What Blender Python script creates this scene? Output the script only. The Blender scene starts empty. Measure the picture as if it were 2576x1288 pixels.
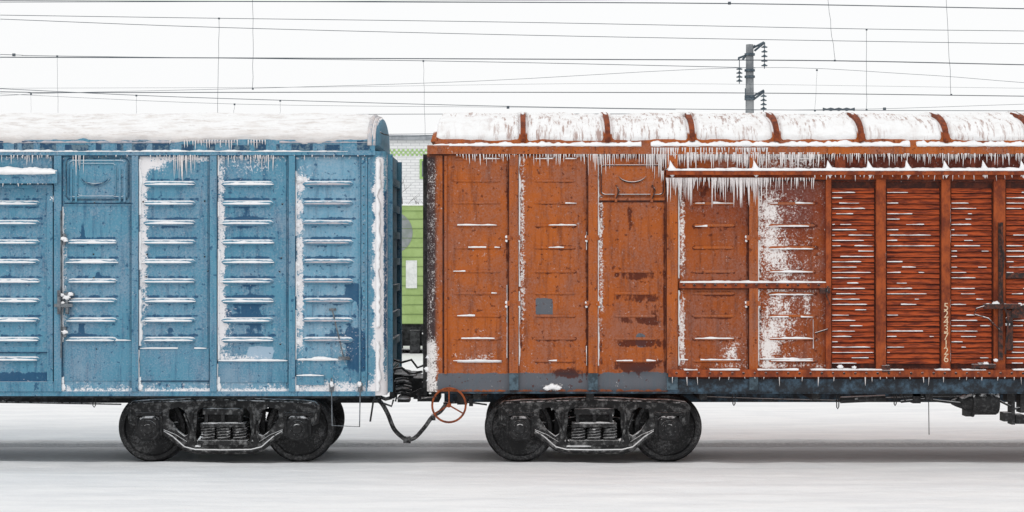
import bpy, math, random
import numpy as np
from mathutils import Vector, noise
random.seed(7)
S=190.0; D=28.0; CZ=514/190.0
def X(p): return (p-1288)/S
def Z(p): return (1158-p)/S
def P(px,py,y):
    k=(D+y)/D
    return (X(px)*k, y, CZ+(Z(py)-CZ)*k)
def lin(r,g,b):
    f=lambda c:(c/255/12.92) if c/255<=0.04045 else ((c/255+0.055)/1.055)**2.4
    return (f(r),f(g),f(b),1)
def N(x,y=0.0,z=0.0): return noise.noise(Vector((x,y,z)))
col=bpy.context.scene.collection
def empty(name):
    e=bpy.data.objects.new(name,None); col.objects.link(e); return e
class MB:
    def __init__(s): s.v=[]; s.f=[]
    def add(s,vs,fs):
        o=len(s.v); s.v.extend(vs); s.f.extend([tuple(i+o for i in f) for f in fs])
    def box(s,x0,x1,y0,y1,z0,z1):
        if x0>x1:x0,x1=x1,x0
        if z0>z1:z0,z1=z1,z0
        s.add([(x0,y0,z0),(x1,y0,z0),(x1,y1,z0),(x0,y1,z0),(x0,y0,z1),(x1,y0,z1),(x1,y1,z1),(x0,y1,z1)],
              [(0,3,2,1),(4,5,6,7),(0,1,5,4),(1,2,6,5),(2,3,7,6),(3,0,4,7)])
    def pbox(s,p0,p1,q0,q1,y0,y1):
        a=P(p0,q1,y0); b=P(p1,q0,y0); s.box(a[0],b[0],y0,y1,a[2],b[2])
    def loft(s,rings,closed=True,caps=True):
        n=len(rings[0]); vs=[p for r in rings for p in r]; fs=[]
        m=n if closed else n-1
        for i in range(len(rings)-1):
            for j in range(m):
                k=(j+1)%n
                fs.append((i*n+j,i*n+k,(i+1)*n+k,(i+1)*n+j))
        if caps:
            fs.append(tuple(range(n))[::-1]); fs.append(tuple((len(rings)-1)*n+j for j in range(n)))
        s.add(vs,fs)
    def tube(s,pts,r,n=8,caps=True,closed=False):
        pts=[Vector(p) for p in pts]; rings=[]; prev=None
        for i,p in enumerate(pts):
            if closed: t=pts[(i+1)%len(pts)]-pts[i-1]
            else: t=pts[min(i+1,len(pts)-1)]-pts[max(i-1,0)]
            t.normalize()
            if prev is None:
                u=Vector((0,0,1)) if abs(t.z)<.9 else Vector((0,1,0))
                prev=(u-t*u.dot(t)).normalized()
            else:
                prev=(prev-t*prev.dot(t)).normalized()
            w=t.cross(prev); rr=r[i] if isinstance(r,(list,tuple)) else r
            rings.append([tuple(p+(prev*math.cos(a)+w*math.sin(a))*rr) for a in [2*math.pi*k/n for k in range(n)]])
        if closed: rings.append(rings[0]); caps=False
        s.loft(rings,True,caps)
    def lathe(s,c,prof,n=56,axis='y'):
        rings=[]
        for (h,r) in prof:
            ring=[]
            for k in range(n):
                a=2*math.pi*k/n
                if axis=='y': ring.append((c[0]+r*math.cos(a),c[1]+h,c[2]+r*math.sin(a)))
                elif axis=='x': ring.append((c[0]+h,c[1]+r*math.cos(a),c[2]+r*math.sin(a)))
                else: ring.append((c[0]+r*math.cos(a),c[1]+r*math.sin(a),c[2]+h))
            rings.append(ring)
        s.loft(rings,True,True)
    def snowx(s,x0,x1,z,y0,y1,h,taper=.4,jit=.6,seed=None,cover=-9):
        sd=random.random()*100 if seed is None else seed
        n=max(4,int((x1-x0)/0.018)); rings=[]
        def flush():
            if len(rings)>2: s.loft(list(rings),True,True)
            rings.clear()
        for i in range(n+1):
            t=i/n; x=x0+(x1-x0)*t
            nz=N(x*6+sd,sd)+.5*N(x*19,sd)
            if N(x*3.1,sd*2)<cover: flush(); continue
            hh=h*(max(math.sin(math.pi*t),.02)**taper)*max(.15,(1+jit*nz))
            yf=y0-.006*N(x*9,sd+3)
            w=y1-yf
            rings.append([(x,y1,z-.004),(x,yf,z-.004-hh*.25),(x,yf+w*.12,z+hh*.55),(x,yf+w*.5,z+hh),(x,y1,z+hh*1.05)])
        flush()
    def snowz(s,x,z0,z1,y,w,d,jit=.8,cover=-9):
        if z0>z1: z0,z1=z1,z0
        sd=random.random()*100; n=max(4,int((z1-z0)/0.02)); rings=[]
        def flush():
            if len(rings)>2: s.loft(list(rings),True,True)
            rings.clear()
        for i in range(n+1):
            z=z0+(z1-z0)*i/n
            if N(z*2.7,sd*3)<cover: flush(); continue
            ww=w*max(.2,1+jit*(N(z*5,sd)+.6*N(z*17,sd)))
            rings.append([(x,y+.004,z),(x,y-d,z),(x+ww*.5,y-d*.6,z),(x+ww,y+.004,z)])
        flush()
    def rib(s,x0,x1,z,hz,d,y=0.0,n=18,m=8):
        rings=[]
        for i in range(n+1):
            t=i/n; e=min(1,min(t,1-t)*9); q=math.sqrt(max(0,1-(1-e)**2))+.02
            x=x0+(x1-x0)*t
            rings.append([(x,y-d*q*math.sin(math.pi*j/m)+.003,z+hz*q*math.cos(math.pi*j/m)) for j in range(m+1)])
        s.loft(rings,False,False)
    def icicle(s,x,y,z,L,r):
        bx=random.uniform(-.008,.008)
        pr=[(0,1.3),(.12,1),(.4,.75),(.75,.45),(1,.08)]
        rings=[[(x+bx*h+r*q*math.cos(a),y+r*q*math.sin(a),z-L*h) for a in (0,1.05,2.1,3.14,4.2,5.25)] for h,q in pr]
        s.loft(rings,True,False)
    def obj(s,name,mat,parent=None,smooth=False,angle=None):
        me=bpy.data.meshes.new(name); me.from_pydata(s.v,[],s.f); me.update()
        o=bpy.data.objects.new(name,me); col.objects.link(o)
        if mat: me.materials.append(mat)
        if smooth:
            me.polygons.foreach_set('use_smooth',[True]*len(me.polygons))
            if angle: 
                try: me.set_sharp_from_angle(angle=math.radians(angle))
                except Exception: pass
        if parent: o.parent=parent
        return o

# ---------------- materials -----------------
class NT:
    def __init__(s,name):
        s.m=bpy.data.materials.new(name); s.m.use_nodes=True; s.t=s.m.node_tree
        s.b=s.t.nodes['Principled BSDF']
        s.tc=s.t.nodes.new('ShaderNodeTexCoord').outputs['Object']
    def n(s,ty,**k):
        nd=s.t.nodes.new(ty)
        for a,v in k.items(): setattr(nd,a,v)
        return nd
    def l(s,a,b): s.t.links.new(a,b)
    def noise(s,scale,sc=(1,1,1),detail=3,rough=.6,off=0):
        mp=s.n('ShaderNodeMapping'); mp.inputs['Scale'].default_value=sc; mp.inputs['Location'].default_value=(off,off*.7,off*1.3)
        s.l(s.tc,mp.inputs[0]); nd=s.n('ShaderNodeTexNoise'); nd.inputs['Scale'].default_value=scale
        nd.inputs['Detail'].default_value=detail; nd.inputs['Roughness'].default_value=rough
        s.l(mp.outputs[0],nd.inputs['Vector']); return nd.outputs['Fac']
    def math(s,op,a,b=0.0,c=None):
        nd=s.n('ShaderNodeMath',operation=op)
        for i,v in enumerate((a,b,c)):
            if v is None: continue
            if isinstance(v,(int,float)): nd.inputs[i].default_value=v
            else: s.l(v,nd.inputs[i])
        return nd.outputs[0]
    def step(s,v,a,b):
        nd=s.n('ShaderNodeMapRange',interpolation_type='SMOOTHSTEP'); nd.inputs[1].default_value=a; nd.inputs[2].default_value=b
        s.l(v,nd.inputs[0]); return nd.outputs[0]
    def mix(s,f,a,b,bt='MIX'):
        nd=s.n('ShaderNodeMix',data_type='RGBA',blend_type=bt)
        for i,v in ((0,f),(6,a),(7,b)):
            if isinstance(v,(int,float)): nd.inputs[i].default_value=v
            elif isinstance(v,tuple): nd.inputs[i].default_value=v
            else: s.l(v,nd.inputs[i])
        return nd.outputs[2]
    def attr(s,name):
        a=s.n('ShaderNodeAttribute',attribute_name=name); sp=s.n('ShaderNodeSeparateColor'); s.l(a.outputs['Color'],sp.inputs[0]); return sp.outputs
    def upz(s):
        g=s.n('ShaderNodeNewGeometry'); sp=s.n('ShaderNodeSeparateXYZ'); s.l(g.outputs['Normal'],sp.inputs[0]); return sp.outputs[2]
    def fin(s,c,rough=.6,bump=None,bs=.3,dist=.004,spec=.3):
        if isinstance(c,tuple): s.b.inputs['Base Color'].default_value=c
        else: s.l(c,s.b.inputs['Base Color'])
        if isinstance(rough,(int,float)): s.b.inputs['Roughness'].default_value=rough
        else: s.l(rough,s.b.inputs['Roughness'])
        s.b.inputs['Specular IOR Level'].default_value=spec
        if bump is not None:
            b=s.n('ShaderNodeBump'); b.inputs['Strength'].default_value=bs; b.inputs['Distance'].default_value=dist
            s.l(bump,b.inputs['Height']); s.l(b.outputs[0],s.b.inputs['Normal'])
        return s.m
SNOW=(.90,.90,.91,1)
def paint(name,base,base2,dark,alt,alt2,frost=(.80,.78,.79,1),upsnow=True,speck=.64,streak=.55,haze=.22):
    t=NT(name); m=t.attr('mask'); m2=t.attr('mask2')
    n1=t.noise(1.5,detail=5,rough=.65); n2=t.noise(9,detail=4,off=4); n3=t.noise(45,detail=3,rough=.75,off=9)
    st=t.noise(3,(5,5,.5),detail=5,rough=.7,off=2)
    c=t.mix(t.step(n1,.38,.62),base,base2)
    c=t.mix(m2[0],c,alt2)
    c=t.mix(t.math('MULTIPLY',t.step(st,.46,.70),streak),c,dark)
    c=t.mix(t.math('MULTIPLY',t.step(n3,.54,.8),.45),c,dark)
    c=t.mix(t.math('MULTIPLY',t.step(t.math('ADD',t.math('MULTIPLY',n1,.5),t.math('MULTIPLY',n3,.5)),.42,.64),haze),c,frost)
    a=t.math('ADD',m[2],t.math('MULTIPLY',t.math('SUBTRACT',n2,.5),1.3))
    c=t.mix(t.math('MULTIPLY',t.step(a,.42,.6),.9),c,alt)
    dr=t.math('ADD',t.math('MULTIPLY',n2,.5),t.math('MULTIPLY',t.noise(9,(1.6,1.6,.35),detail=3,off=12),.5))
    g=t.math('ADD',m[1],t.math('MULTIPLY',t.math('SUBTRACT',dr,.5),2.4))
    c=t.mix(t.math('MULTIPLY',t.step(g,.38,.60),.88),c,dark)
    spk=t.noise(16,detail=2,off=31)
    c=t.mix(t.math('MULTIPLY',t.step(spk,speck,speck+.05),.7),c,dark)
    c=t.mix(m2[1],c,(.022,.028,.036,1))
    f=t.math('ADD',m[0],t.math('ADD',t.math('MULTIPLY',t.math('SUBTRACT',n3,.5),2.2),t.math('MULTIPLY',t.math('SUBTRACT',n2,.5),1.0)))
    c=t.mix(t.step(f,.34,.78),c,frost)
    if upsnow:
        u=t.math('ADD',t.upz(),t.math('MULTIPLY',t.math('SUBTRACT',n2,.5),.8))
        c=t.mix(t.step(u,.5,.75),c,SNOW)
    return t.fin(c,.75,n3,.25,.003,.2)
def simple(name,c1,c2,sc=6,rough=.7,bs=.3,up=None,dist=.004,spec=.3,thr=(.4,.65),str3=(1,1,1),det=4):
    t=NT(name); n=t.noise(sc,str3,detail=det,rough=.7); c=t.mix(t.step(n,*thr),c1,c2)
    if up is not None:
        u=t.math('ADD',t.upz(),t.math('MULTIPLY',t.math('SUBTRACT',t.noise(14,off=5),.5),1.4))
        c=t.mix(t.step(u,up,up+.3),c,SNOW)
    return t.fin(c,rough,n,bs,dist,spec)
m_blue=paint('blue_wagon_paint',lin(88,142,166),lin(74,128,156),lin(34,76,110),lin(164,186,204),lin(116,162,186),haze=.2)
OD=lin(80,34,22)
op=(lin(174,92,38),lin(150,76,30),OD,lin(84,100,110),lin(110,42,22))
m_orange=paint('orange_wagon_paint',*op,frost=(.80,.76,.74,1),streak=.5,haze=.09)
m_orib=paint('orange_rib_paint',*op,frost=(.80,.76,.74,1),streak=.6,haze=.1,upsnow=False)
m_rustroof=simple('rusty_roof_rib',lin(140,68,34),lin(92,44,28),10,.8,.3)
m_rust=simple('rusty_louvre',lin(176,78,36),lin(84,32,22),5,.8,.3,str3=(.7,1,9),thr=(.38,.64))
m_snow=simple('snow',(.91,.91,.92,1),(.84,.84,.85,1),5,.8,.5,dist=.01,spec=.1)
t=NT('roof_snow_dirty'); nn=t.noise(3,(1,2,5),detail=5,rough=.7); ns=t.noise(4,(.6,1,4),off=6,detail=5,rough=.75)
sp=t.n('ShaderNodeSeparateXYZ'); t.l(t.tc,sp.inputs[0])
low=t.math('SUBTRACT',1.0,t.step(t.math('ADD',sp.outputs[2],t.math('MULTIPLY',t.math('SUBTRACT',ns,.5),.5)),4.20,4.45))
c=t.mix(t.step(nn,.45,.7),(.88,.88,.88,1),(.74,.71,.69,1)); c=t.mix(t.math('MULTIPLY',t.step(ns,.54,.64),.5),c,(.52,.46,.43,1)); c=t.mix(t.math('MULTIPLY',low,.5),c,(.56,.50,.47,1))
m_rsnow=t.fin(c,.8,nn,.7,.03,.1)
t=NT('roof_snow_streaked'); nn=t.noise(5,detail=5,rough=.7); ns=t.noise(3,(6,1,.8),off=6,detail=4,rough=.75); nb=t.noise(.9,off=3,detail=2)
c=t.mix(t.step(nn,.45,.7),(.88,.88,.88,1),(.80,.78,.77,1)); 
c=t.mix(t.math('MULTIPLY',t.math('MULTIPLY',t.step(ns,.50,.64),t.step(nb,.34,.52)),.75),c,lin(150,112,98))
m_rsnow2=t.fin(c,.8,nn,.7,.03,.1)
m_ice=simple('icicle_ice',(.84,.80,.79,1),(.70,.66,.66,1),30,.25,.1,spec=.5)
m_iron=simple('bogie_iron',(.012,.012,.013,1),(.07,.07,.072,1),22,.6,.5,up=.5,thr=(.45,.75))
t=NT('wheel_iron'); n1=t.noise(34,detail=4,rough=.85); n2=t.noise(3,detail=3,off=5)
c=t.mix(t.step(t.math('ADD',t.math('MULTIPLY',n1,.8),t.math('MULTIPLY',n2,.5)),.60,.95),(.014,.014,.015,1),(.22,.22,.225,1))
m_wheel=t.fin(c,.55,n1,.3,.004)
m_frostiron=simple('frosted_side_frame',(.018,.018,.019,1),(.24,.24,.24,1),12,.65,.5,up=.4,thr=(.46,.74))
m_black=simple('underframe_black',(.010,.011,.012,1),(.045,.047,.05,1),8,.7,.3,up=.7)
m_gear=simple('frosted_dark_gear',(.022,.018,.018,1),lin(110,60,44),16,.7,.3,up=.35,thr=(.4,.7))
m_ruststeel=simple('rusty_steel',lin(150,76,38),lin(90,44,28),20,.7,.3)
m_grey=simple('grey_steel',lin(120,125,130),lin(70,74,80),12,.6,.2)
m_rubber=simple('rubber_hose',(.03,.03,.032,1),(.22,.22,.22,1),18,.7,.3,up=.7)
m_white=simple('stencil_paint',lin(222,196,165),lin(150,96,66),30,.7,.1,thr=(.5,.7))
m_seamshade_b=simple('blue_seam_and_shade',lin(30,60,84),lin(52,92,120),9,.7,.1)  # panel seams, and dark strips that paint shadow along the posts
m_seamshade_o=simple('brown_seam_and_shade',lin(54,24,18),lin(92,42,26),9,.7,.1)  # seams, painted post shadow, and painted shade behind the louvres

def blob(px,py,cx,cy,rx,ry,s=1.0,p=2):
    return s*np.exp(-np.clip(np.abs((px-cx)/rx)**p+np.abs((py-cy)/ry)**p,0,50))
def rect(px,py,a,b,c,d,s=1.0,e=4.0):
    f=lambda v,l,h: 1/(1+np.exp(-np.clip((v-l)/e*2,-30,30)))*1/(1+np.exp(-np.clip((h-v)/e*2,-30,30)))
    return s*f(px,a,b)*f(py,c,d)
R=0.17
def sheet(name,pxs,pys,end_px,side,maskf,mat,parent):
    V=[];PX=[];PY=[]
    xe=X(end_px)
    for py in pys:
        for px in pxs:
            x=X(px); y=0
            over=(x-xe)*side
            if over>0:
                L=R*math.pi/2
                if over<L:
                    a=over/R; x=xe+side*R*math.sin(a); y=R-R*math.cos(a)
                else: x=xe+side*R; y=R+(over-L)
            V.append((x,y,Z(py))); PX.append(px); PY.append(py)
    n=len(pxs); F=[]
    for i in range(len(pys)-1):
        for j in range(n-1):
            F.append((i*n+j,(i+1)*n+j,(i+1)*n+j+1,i*n+j+1))
    me=bpy.data.meshes.new(name); me.from_pydata(V,[],F); me.update()
    PX=np.array(PX,dtype=float);PY=np.array(PY,dtype=float)
    A,B=maskf(PX,PY)
    for nm,M in (('mask',A),('mask2',B)):
        at=me.color_attributes.new(nm,'FLOAT_COLOR','POINT')
        M=np.clip(np.stack([*M,np.ones_like(PX)],1),0,1.5).astype(np.float32)
        if nm=='mask2': M=np.clip(M,0,1)
        at.data.foreach_set('color',M.ravel())
    me.materials.append(mat); me.polygons.foreach_set('use_smooth',[True]*len(me.polygons))
    o=bpy.data.objects.new(name,me); col.objects.link(o); o.parent=parent; return o
def body_shell(mb,x0,x1,z0,z1,W=3.1,ins=.006):
    pts=[]
    a=R
    def arc(cx,cy,s,e):
        for k in range(7):
            t=math.radians(s+(e-s)*k/6); pts.append((cx+(a-ins)*math.cos(t),cy+(a-ins)*math.sin(t)))
    arc(x0,a,180,270); arc(x1,a,270,360); arc(x1,W-a,0,90); arc(x0,W-a,90,180)
    mb.loft([[(x,y,z0) for x,y in pts],[(x,y,z1) for x,y in pts]],True,True)
def roof_pt(x,u,ye,W,ze,h,off=0):
    hw=(W/2-ye); cy=W/2
    c=math.cos(u); s=math.sin(u)
    return (x,cy-(hw+off)*c,ze+(h+off)*max(s,0)**.85)
def roof(mb,x0,x1,ze,h,ye=-.02,W=3.1,slant=0,n=40):
    rings=[]
    for k in range(2):
        r=[]
        for j in range(n+1):
            u=math.pi*j/n; p=roof_pt(0,u,ye,W,ze,h); f=(p[2]-ze)/h
            x=(x0-slant*(1-f)) if k==0 else (x1+slant*(1-f))
            r.append((x,p[1],p[2]))
        rings.append(r)
    mb.loft(rings,True,True)
def roof_snow(mb,x0,x1,ze,h,f0,fj,th,ye=-.02,W=3.1,ribs=(),slant=0,step=.035,nu=72,ribw=.05):
    nx=int((x1-x0)/step); V=[];F=[]
    for i in range(nx+1):
        for j in range(nu+1):
            u=math.pi*(.004+.992*j/nu); f=math.sin(u)
            x=x0+(x1-x0)*i/nx
            if i==0: x-=slant*(1-f)
            b=f0+fj*(N(x*1.7,3.3,u)+.7*N(x*6,1.1,u*2))
            e=max(-1,min(1,(f-b)/.06))
            o=th*(1+.8*N(x*1.1,u*3,5)+.45*N(x*5,u*9,2)+.25*N(x*14,u*20,2))
            for rx in ribs:
                dd=abs(x-rx)
                if dd<ribw*1.6:
                    cov=N(rx*3,u*4,7)*.5 + (f-.90)*4
                    if cov<0: o=min(o,-.02+max(0,(dd-ribw)/(ribw*.6))*th)
                    else: o+=.02
            ed=min(x-x0+slant,x1-x)/.1
            o=min(o,o*max(0,min(1,ed)))
            off=(o+.03)*(e*.5+.5)-.03
            V.append(roof_pt(x,u,ye,W,ze,h,off))
    n=nu+1
    for i in range(nx):
        for j in range(nu): F.append((i*n+j,i*n+j+1,(i+1)*n+j+1,(i+1)*n+j))
    mb.add(V,F)

# ---------------- bogie -----------------
def bogie(c,parent):
    yF=.40
    cw=P(c,1078,yF)[0]; k=(D+yF)/D/S; zf=lambda py: P(0,py,yF)[2]
    for mir in (0,1):
        yy=(lambda y:y) if not mir else (lambda y:3.1-y)
        cu=bpy.data.curves.new('side_frame','CURVE'); cu.dimensions='2D'; cu.fill_mode='BOTH'; cu.extrude=.05; cu.bevel_depth=.014; cu.bevel_resolution=2
        out=[(-240,1024),(-228,1012),(-185,1007),(-120,1006),(-60,1002),(0,1001)]
        lo=[(-236,1064),(-224,1068),(-219,1047),(-206,1040),(-168,1040),(-158,1050),(-156,1076),(-162,1092),(-146,1094),(-128,1108),(-98,1132),(-76,1139),(0,1140)]
        poly=out+[(-a,b) for a,b in out[-2::-1]]+[(-a,b) for a,b in lo]
        poly+=[(a,b) for a,b in lo[-2::-1]]
        holes=[[(-140,1028),(-112,1022),(-96,1032),(-84,1062),(-86,1094),(-98,1100),(-120,1084),(-142,1052)]]
        holes.append([(-a,b) for a,b in holes[0]])
        holes.append([(-58,1026),(58,1026),(68,1036),(70,1075),(78,1114),(-78,1114),(-70,1075),(-68,1036)])
        for pl in [poly]+holes:
            sp=cu.splines.new('POLY'); sp.points.add(len(pl)-1); sp.use_cyclic_u=True
            for q,(a,b) in zip(sp.points,pl): q.co=(a*k,zf(b),0,1)
        o=bpy.data.objects.new('side_frame',cu); col.objects.link(o); o.rotation_euler=(math.pi/2,0,0); o.location=(cw,yy(yF+.06),0); o.parent=parent
        cu.materials.append(m_frostiron)
        mb=MB(); ms=MB(); mw=MB(); mf=MB()
        def q(px,py,y): 
            p=P(c+px,py,yF); return (p[0],yy(y),p[2])
        for sg in (-1,1):
            mf.tube([q(sg*150,1086,yF-.02),q(sg*128,1100,yF-.03),q(sg*98,1126,yF-.03),q(sg*70,1133,yF-.03),q(0,1134,yF-.03)],.024,6)
            mf.tube([q(sg*68,1112,yF-.02),q(sg*74,1090,yF-.03),q(sg*80,1055,yF-.03),q(sg*76,1030,yF-.02)],.018,6)
            mf.tube([q(sg*150,1082,yF-.02),q(sg*120,1094,yF-.03),q(sg*90,1112,yF-.03),q(sg*84,1080,yF-.03),q(sg*98,1040,yF-.03)],.012,6)
            mf.tube([q(sg*232,1058,yF-.02),q(sg*234,1026,yF-.02),q(sg*222,1014,yF-.02),q(sg*120,1010,yF-.02),q(0,1006,yF-.02)],.014,6)
            ax=P(c+sg*187,1078,yF)[0]; az=zf(1078)
            h=.15
            rr=[(-h,-.11),(-.10,-.16),(.10,-.16),(h,-.11),(h,.12),(.09,.17),(-.09,.17),(-h,.12)]
            mb.loft([[(ax+a,yy(yF+.10),az+b) for a,b in rr],[(ax+a,yy(yF-.05),az+b) for a,b in rr],[(ax+a*.85,yy(yF-.08),az+b*.85) for a,b in rr]],True,True)
            sgn=-1 if not mir else 1
            mb.lathe((ax,yy(yF-.08),az),[(0,.118),(sgn*.02,.118),(sgn*.026,.105),(sgn*.026,.07),(sgn*.036,.06),(sgn*.036,.0)],28)
            for kk in range(8):
                a=kk*math.pi/4+.3; mb.lathe((ax+.088*math.cos(a),yy(yF-.105),az+.088*math.sin(a)),[(0,.011),(sgn*.014,.011)],6)
            mb.box(ax-.17,ax+.17,min(yy(yF-.04),yy(yF+.1)),max(yy(yF-.04),yy(yF+.1)),az+.175,az+.215)
            for e in (-1,1): mb.box(ax+e*.16-.02,ax+e*.16+.02,min(yy(yF-.03),yy(yF+.08)),max(yy(yF-.03),yy(yF+.08)),az-.1,az+.16)
            wz=zf(1078)-.01; Rw=.452
            s2=1 if not mir else -1
            y0=yy(.66)
            pr=[(0,.0),(-.03,.0),(-.03,.10),(-.01,.13),(.045,.17),(.06,.30),(.03,.365),(-.005,.385),(-.008,.43),(.0,.442),(.02,Rw-.004),(.10,Rw+.002),(.115,Rw+.018),(.125,Rw+.028),(.14,Rw+.02),(.145,Rw-.02),(.145,.38),(.09,.3),(.09,.17),(.15,.13),(.15,0)]
            mw.lathe((ax,y0,wz),[(a*s2,b) for a,b in pr],72)
            if not mir: mw.lathe((ax,.7,wz),[(0,.085),(1.7,.085)],20)
            bx=ax-sg*.50
            mb.box(bx-.03,bx+.03,min(yy(.66),yy(.74)),max(yy(.66),yy(.74)),az-.18,az+.25)
        def bb(a,b,c0,d,y0,y1,m=mb):
            p=q(a,d,y0); r=q(b,c0,y0); m.box(p[0],r[0],min(yy(y0),yy(y1)),max(yy(y0),yy(y1)),p[2],r[2])
        bb(-50,50,1028,1042,yF-.06,yF+.3,mf); bb(-46,-38,1042,1066,yF-.05,yF+.2); bb(38,46,1042,1066,yF-.05,yF+.2); bb(-4,4,1042,1066,yF-.05,yF+.2)
        bb(-56,56,1064,1074,yF-.06,yF+.3,mf); bb(-38,38,1042,1064,yF+.06,yF+.2)
        bb(-62,62,1107,1118,yF-.07,yF+.2,mf)
        ms.snowx(q(-46,0,0)[0],q(46,0,0)[0],zf(1029),min(yy(yF-.06),yy(yF+.1)),max(yy(yF-.06),yy(yF+.1)),.02)
        ms.snowx(q(-50,0,0)[0],q(50,0,0)[0],zf(1064),min(yy(yF-.06),yy(yF)),max(yy(yF-.06),yy(yF)),.015)
        ms.snowx(q(-70,0,0)[0],q(-8,0,0)[0],zf(1122),yy(yF)-.05,yy(yF)-.02,.02,cover=-.1)
        for sx in (-40,0,40):
            for dy in (.0,.2):
                pts=[]
                for i in range(66):
                    a=i*2*math.pi/14; p=q(sx,1107-33*i/65,0)
                    pts.append((p[0]+.085*math.cos(a),yy(yF+.04+dy)+.085*math.sin(a),p[2]))
                (mf if dy==0 else mb).tube(pts,.015,6)
        mb.obj('axle_boxes',m_iron,parent,True,40); mf.obj('frame_flanges_and_springs',m_frostiron,parent,True,50)
        mw.obj('wheels',m_wheel,parent,True,35); ms.obj('bogie_snow',m_snow,parent,True)
    mb=MB(); z=zf(1040); mb.box(cw-.2,cw+.2,.5,2.6,z-.12,z+.14); mb.lathe((cw,1.55,z),[(0,.2),(.35,.2)],20,'z')
    mb.box(cw-.95,cw-.85,.7,2.4,z-.25,z-.17); mb.box(cw+.85,cw+.95,.7,2.4,z-.25,z-.17)
    for yb in (.62,2.35):
        mb.tube([(cw-.9,yb+.05,z-.2),(cw,yb+.2,z-.05),(cw+.9,yb+.05,z-.2)],.03,6)
    mb.obj('bolster',m_black,parent)

# =============== BLUE WAGON ===============
blue=empty('freight_boxcar')
BL=-1850
def bmask(px,py):
    z=np.zeros_like(px,dtype=float); fr=z.copy(); dk=z.copy(); al=z.copy(); l2=z.copy(); sh=z.copy()
    fr+=blob(px,py,358,560,14,230,.8,4)+blob(px,py,376,415,46,16,.85)+blob(px,py,556,640,10,240,.8,4)+blob(px,py,565,830,18,70,.5)+blob(px,py,754,700,10,220,.55,4)
    fr+=blob(px,py,162,700,7,200,.45,4)+blob(px,py,600,900,70,10,.6)+blob(px,py,760,455,22,22,.95)
    for y in range(463,900,49): 
        fr+=blob(px,py,754,y+4,10,14,.75)+blob(px,py,942,y+10,9,14,.8)
        for c in (360,558): fr+=blob(px,py,c+8,y+6,16,9,.4)
    fr+=rect(px,py,945,967,395,1000,1.25,5)+rect(px,py,925,1000,940,1000,.35,10)+blob(px,py,830,975,110,14,.5)+blob(px,py,860,870,40,60,.3)
    fr+=blob(px,py,440,985,400,8,.45,4)+blob(px,py,50,985,60,12,.4)+blob(px,py,640,420,70,20,.4)+blob(px,py,470,400,90,10,.5)+rect(px,py,-60,940,388,402,.3,5)
    fr+=rect(px,py,975,1100,380,1000,.5,8)
    fr+=rect(px,py,-2000,1100,960,1000,.28,8)
    dk+=rect(px,py,160,331,934,956,.95)+rect(px,py,595,726,914,960,.95)+rect(px,py,548,600,932,956,.8)+rect(px,py,-40,136,936,962,.8)
    dk+=blob(px,py,888,735,20,22,1.2,4)+blob(px,py,897,888,28,50,1.1,4)+blob(px,py,870,830,40,14,.6)+blob(px,py,480,938,30,16,.8)+blob(px,py,205,820,8,22,.9)+blob(px,py,208,590,6,30,.7)
    dk+=blob(px,py,560,790,14,20,.8)+blob(px,py,612,770,36,44,.6)+blob(px,py,640,800,18,90,.6)+blob(px,py,905,770,10,34,.75)+blob(px,py,620,540,34,60,.45)+blob(px,py,430,560,30,20,.35)+blob(px,py,60,520,60,10,.4)+blob(px,py,845,640,60,200,.12)+blob(px,py,200,840,30,14,.5)+blob(px,py,420,970,60,10,.5)
    dk+=rect(px,py,967,990,480,880,.95,4)+blob(px,py,430,830,8,8,.9)+blob(px,py,245,690,5,5,1)
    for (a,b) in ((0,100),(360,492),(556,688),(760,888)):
        for y in range(463 if a else 512,900,49): dk+=rect(px,py,a,b+8,y-14,y-8,.75,2)+rect(px,py,a+8,b,y+7,y+11,.45,2)  # dark lines along ribs: stain plus painted shadow
    for y in range(610,860,49): dk+=rect(px,py,168,300,y-14,y-8,.7,2)+rect(px,py,170,300,y+7,y+11,.4,2)  # hatch panel ribs: stain and shadow painted the same way
    al+=blob(px,py,245,905,58,24,1.1,5)+blob(px,py,655,888,36,18,1.0,5)+blob(px,py,10,905,40,12,.8)+blob(px,py,400,895,45,14,.45)
    l2+=rect(px,py,748,900,395,900,.8,16)+rect(px,py,-20,1000,960,994,.5,10)+blob(px,py,250,700,60,80,.3)+blob(px,py,430,760,50,80,.3)+blob(px,py,60,700,50,120,.25)
    return (fr,dk,al),(l2,sh,z)
pxs=list(np.arange(BL,-60,60))+list(np.arange(-60,1010,3.6))
pys=list(np.arange(388,995,3.6))+[995]
sheet('side_wall',pxs,pys,940,1,bmask,m_blue,blue)
mb=MB(); mgp=MB(); body_shell(mb,X(BL),X(940),Z(995),Z(380)); 
for a,b in ((-250,-232),(138,156),(333,349),(529,546),(727,743)):
    mb.box(X(a),X(b),-.055,0.003,Z(984),Z(392))
    mgp.box(X(b)-.001,X(b)+.012,-.006,0.003,Z(976),Z(393)); mgp.box(X(a)-.014,X(a)+.001,-.006,0.003,Z(976),Z(393)); mgp.box(X(a)-.034,X(a)-.029,-.005,0.003,Z(976),Z(396))  # thin dark strips paint the shadow at the post edges
for x in (924,907,133): mgp.box(X(x),X(x)+.008,-.005,.003,Z(975),Z(396))
mgp.box(X(BL),X(940),-.032,.0,Z(393.5),Z(391)); mgp.box(X(162),X(331),-.006,.003,Z(513),Z(510)); mgp.box(X(352),X(526),-.0165,.003,Z(960),Z(957)); mgp.box(X(-60),X(130),-.0225,0,Z(888),Z(885))
for k in range(6):
    a=-255-190*(k+1); mb.box(X(a),X(a+17),-.055,.003,Z(984),Z(392))
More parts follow.
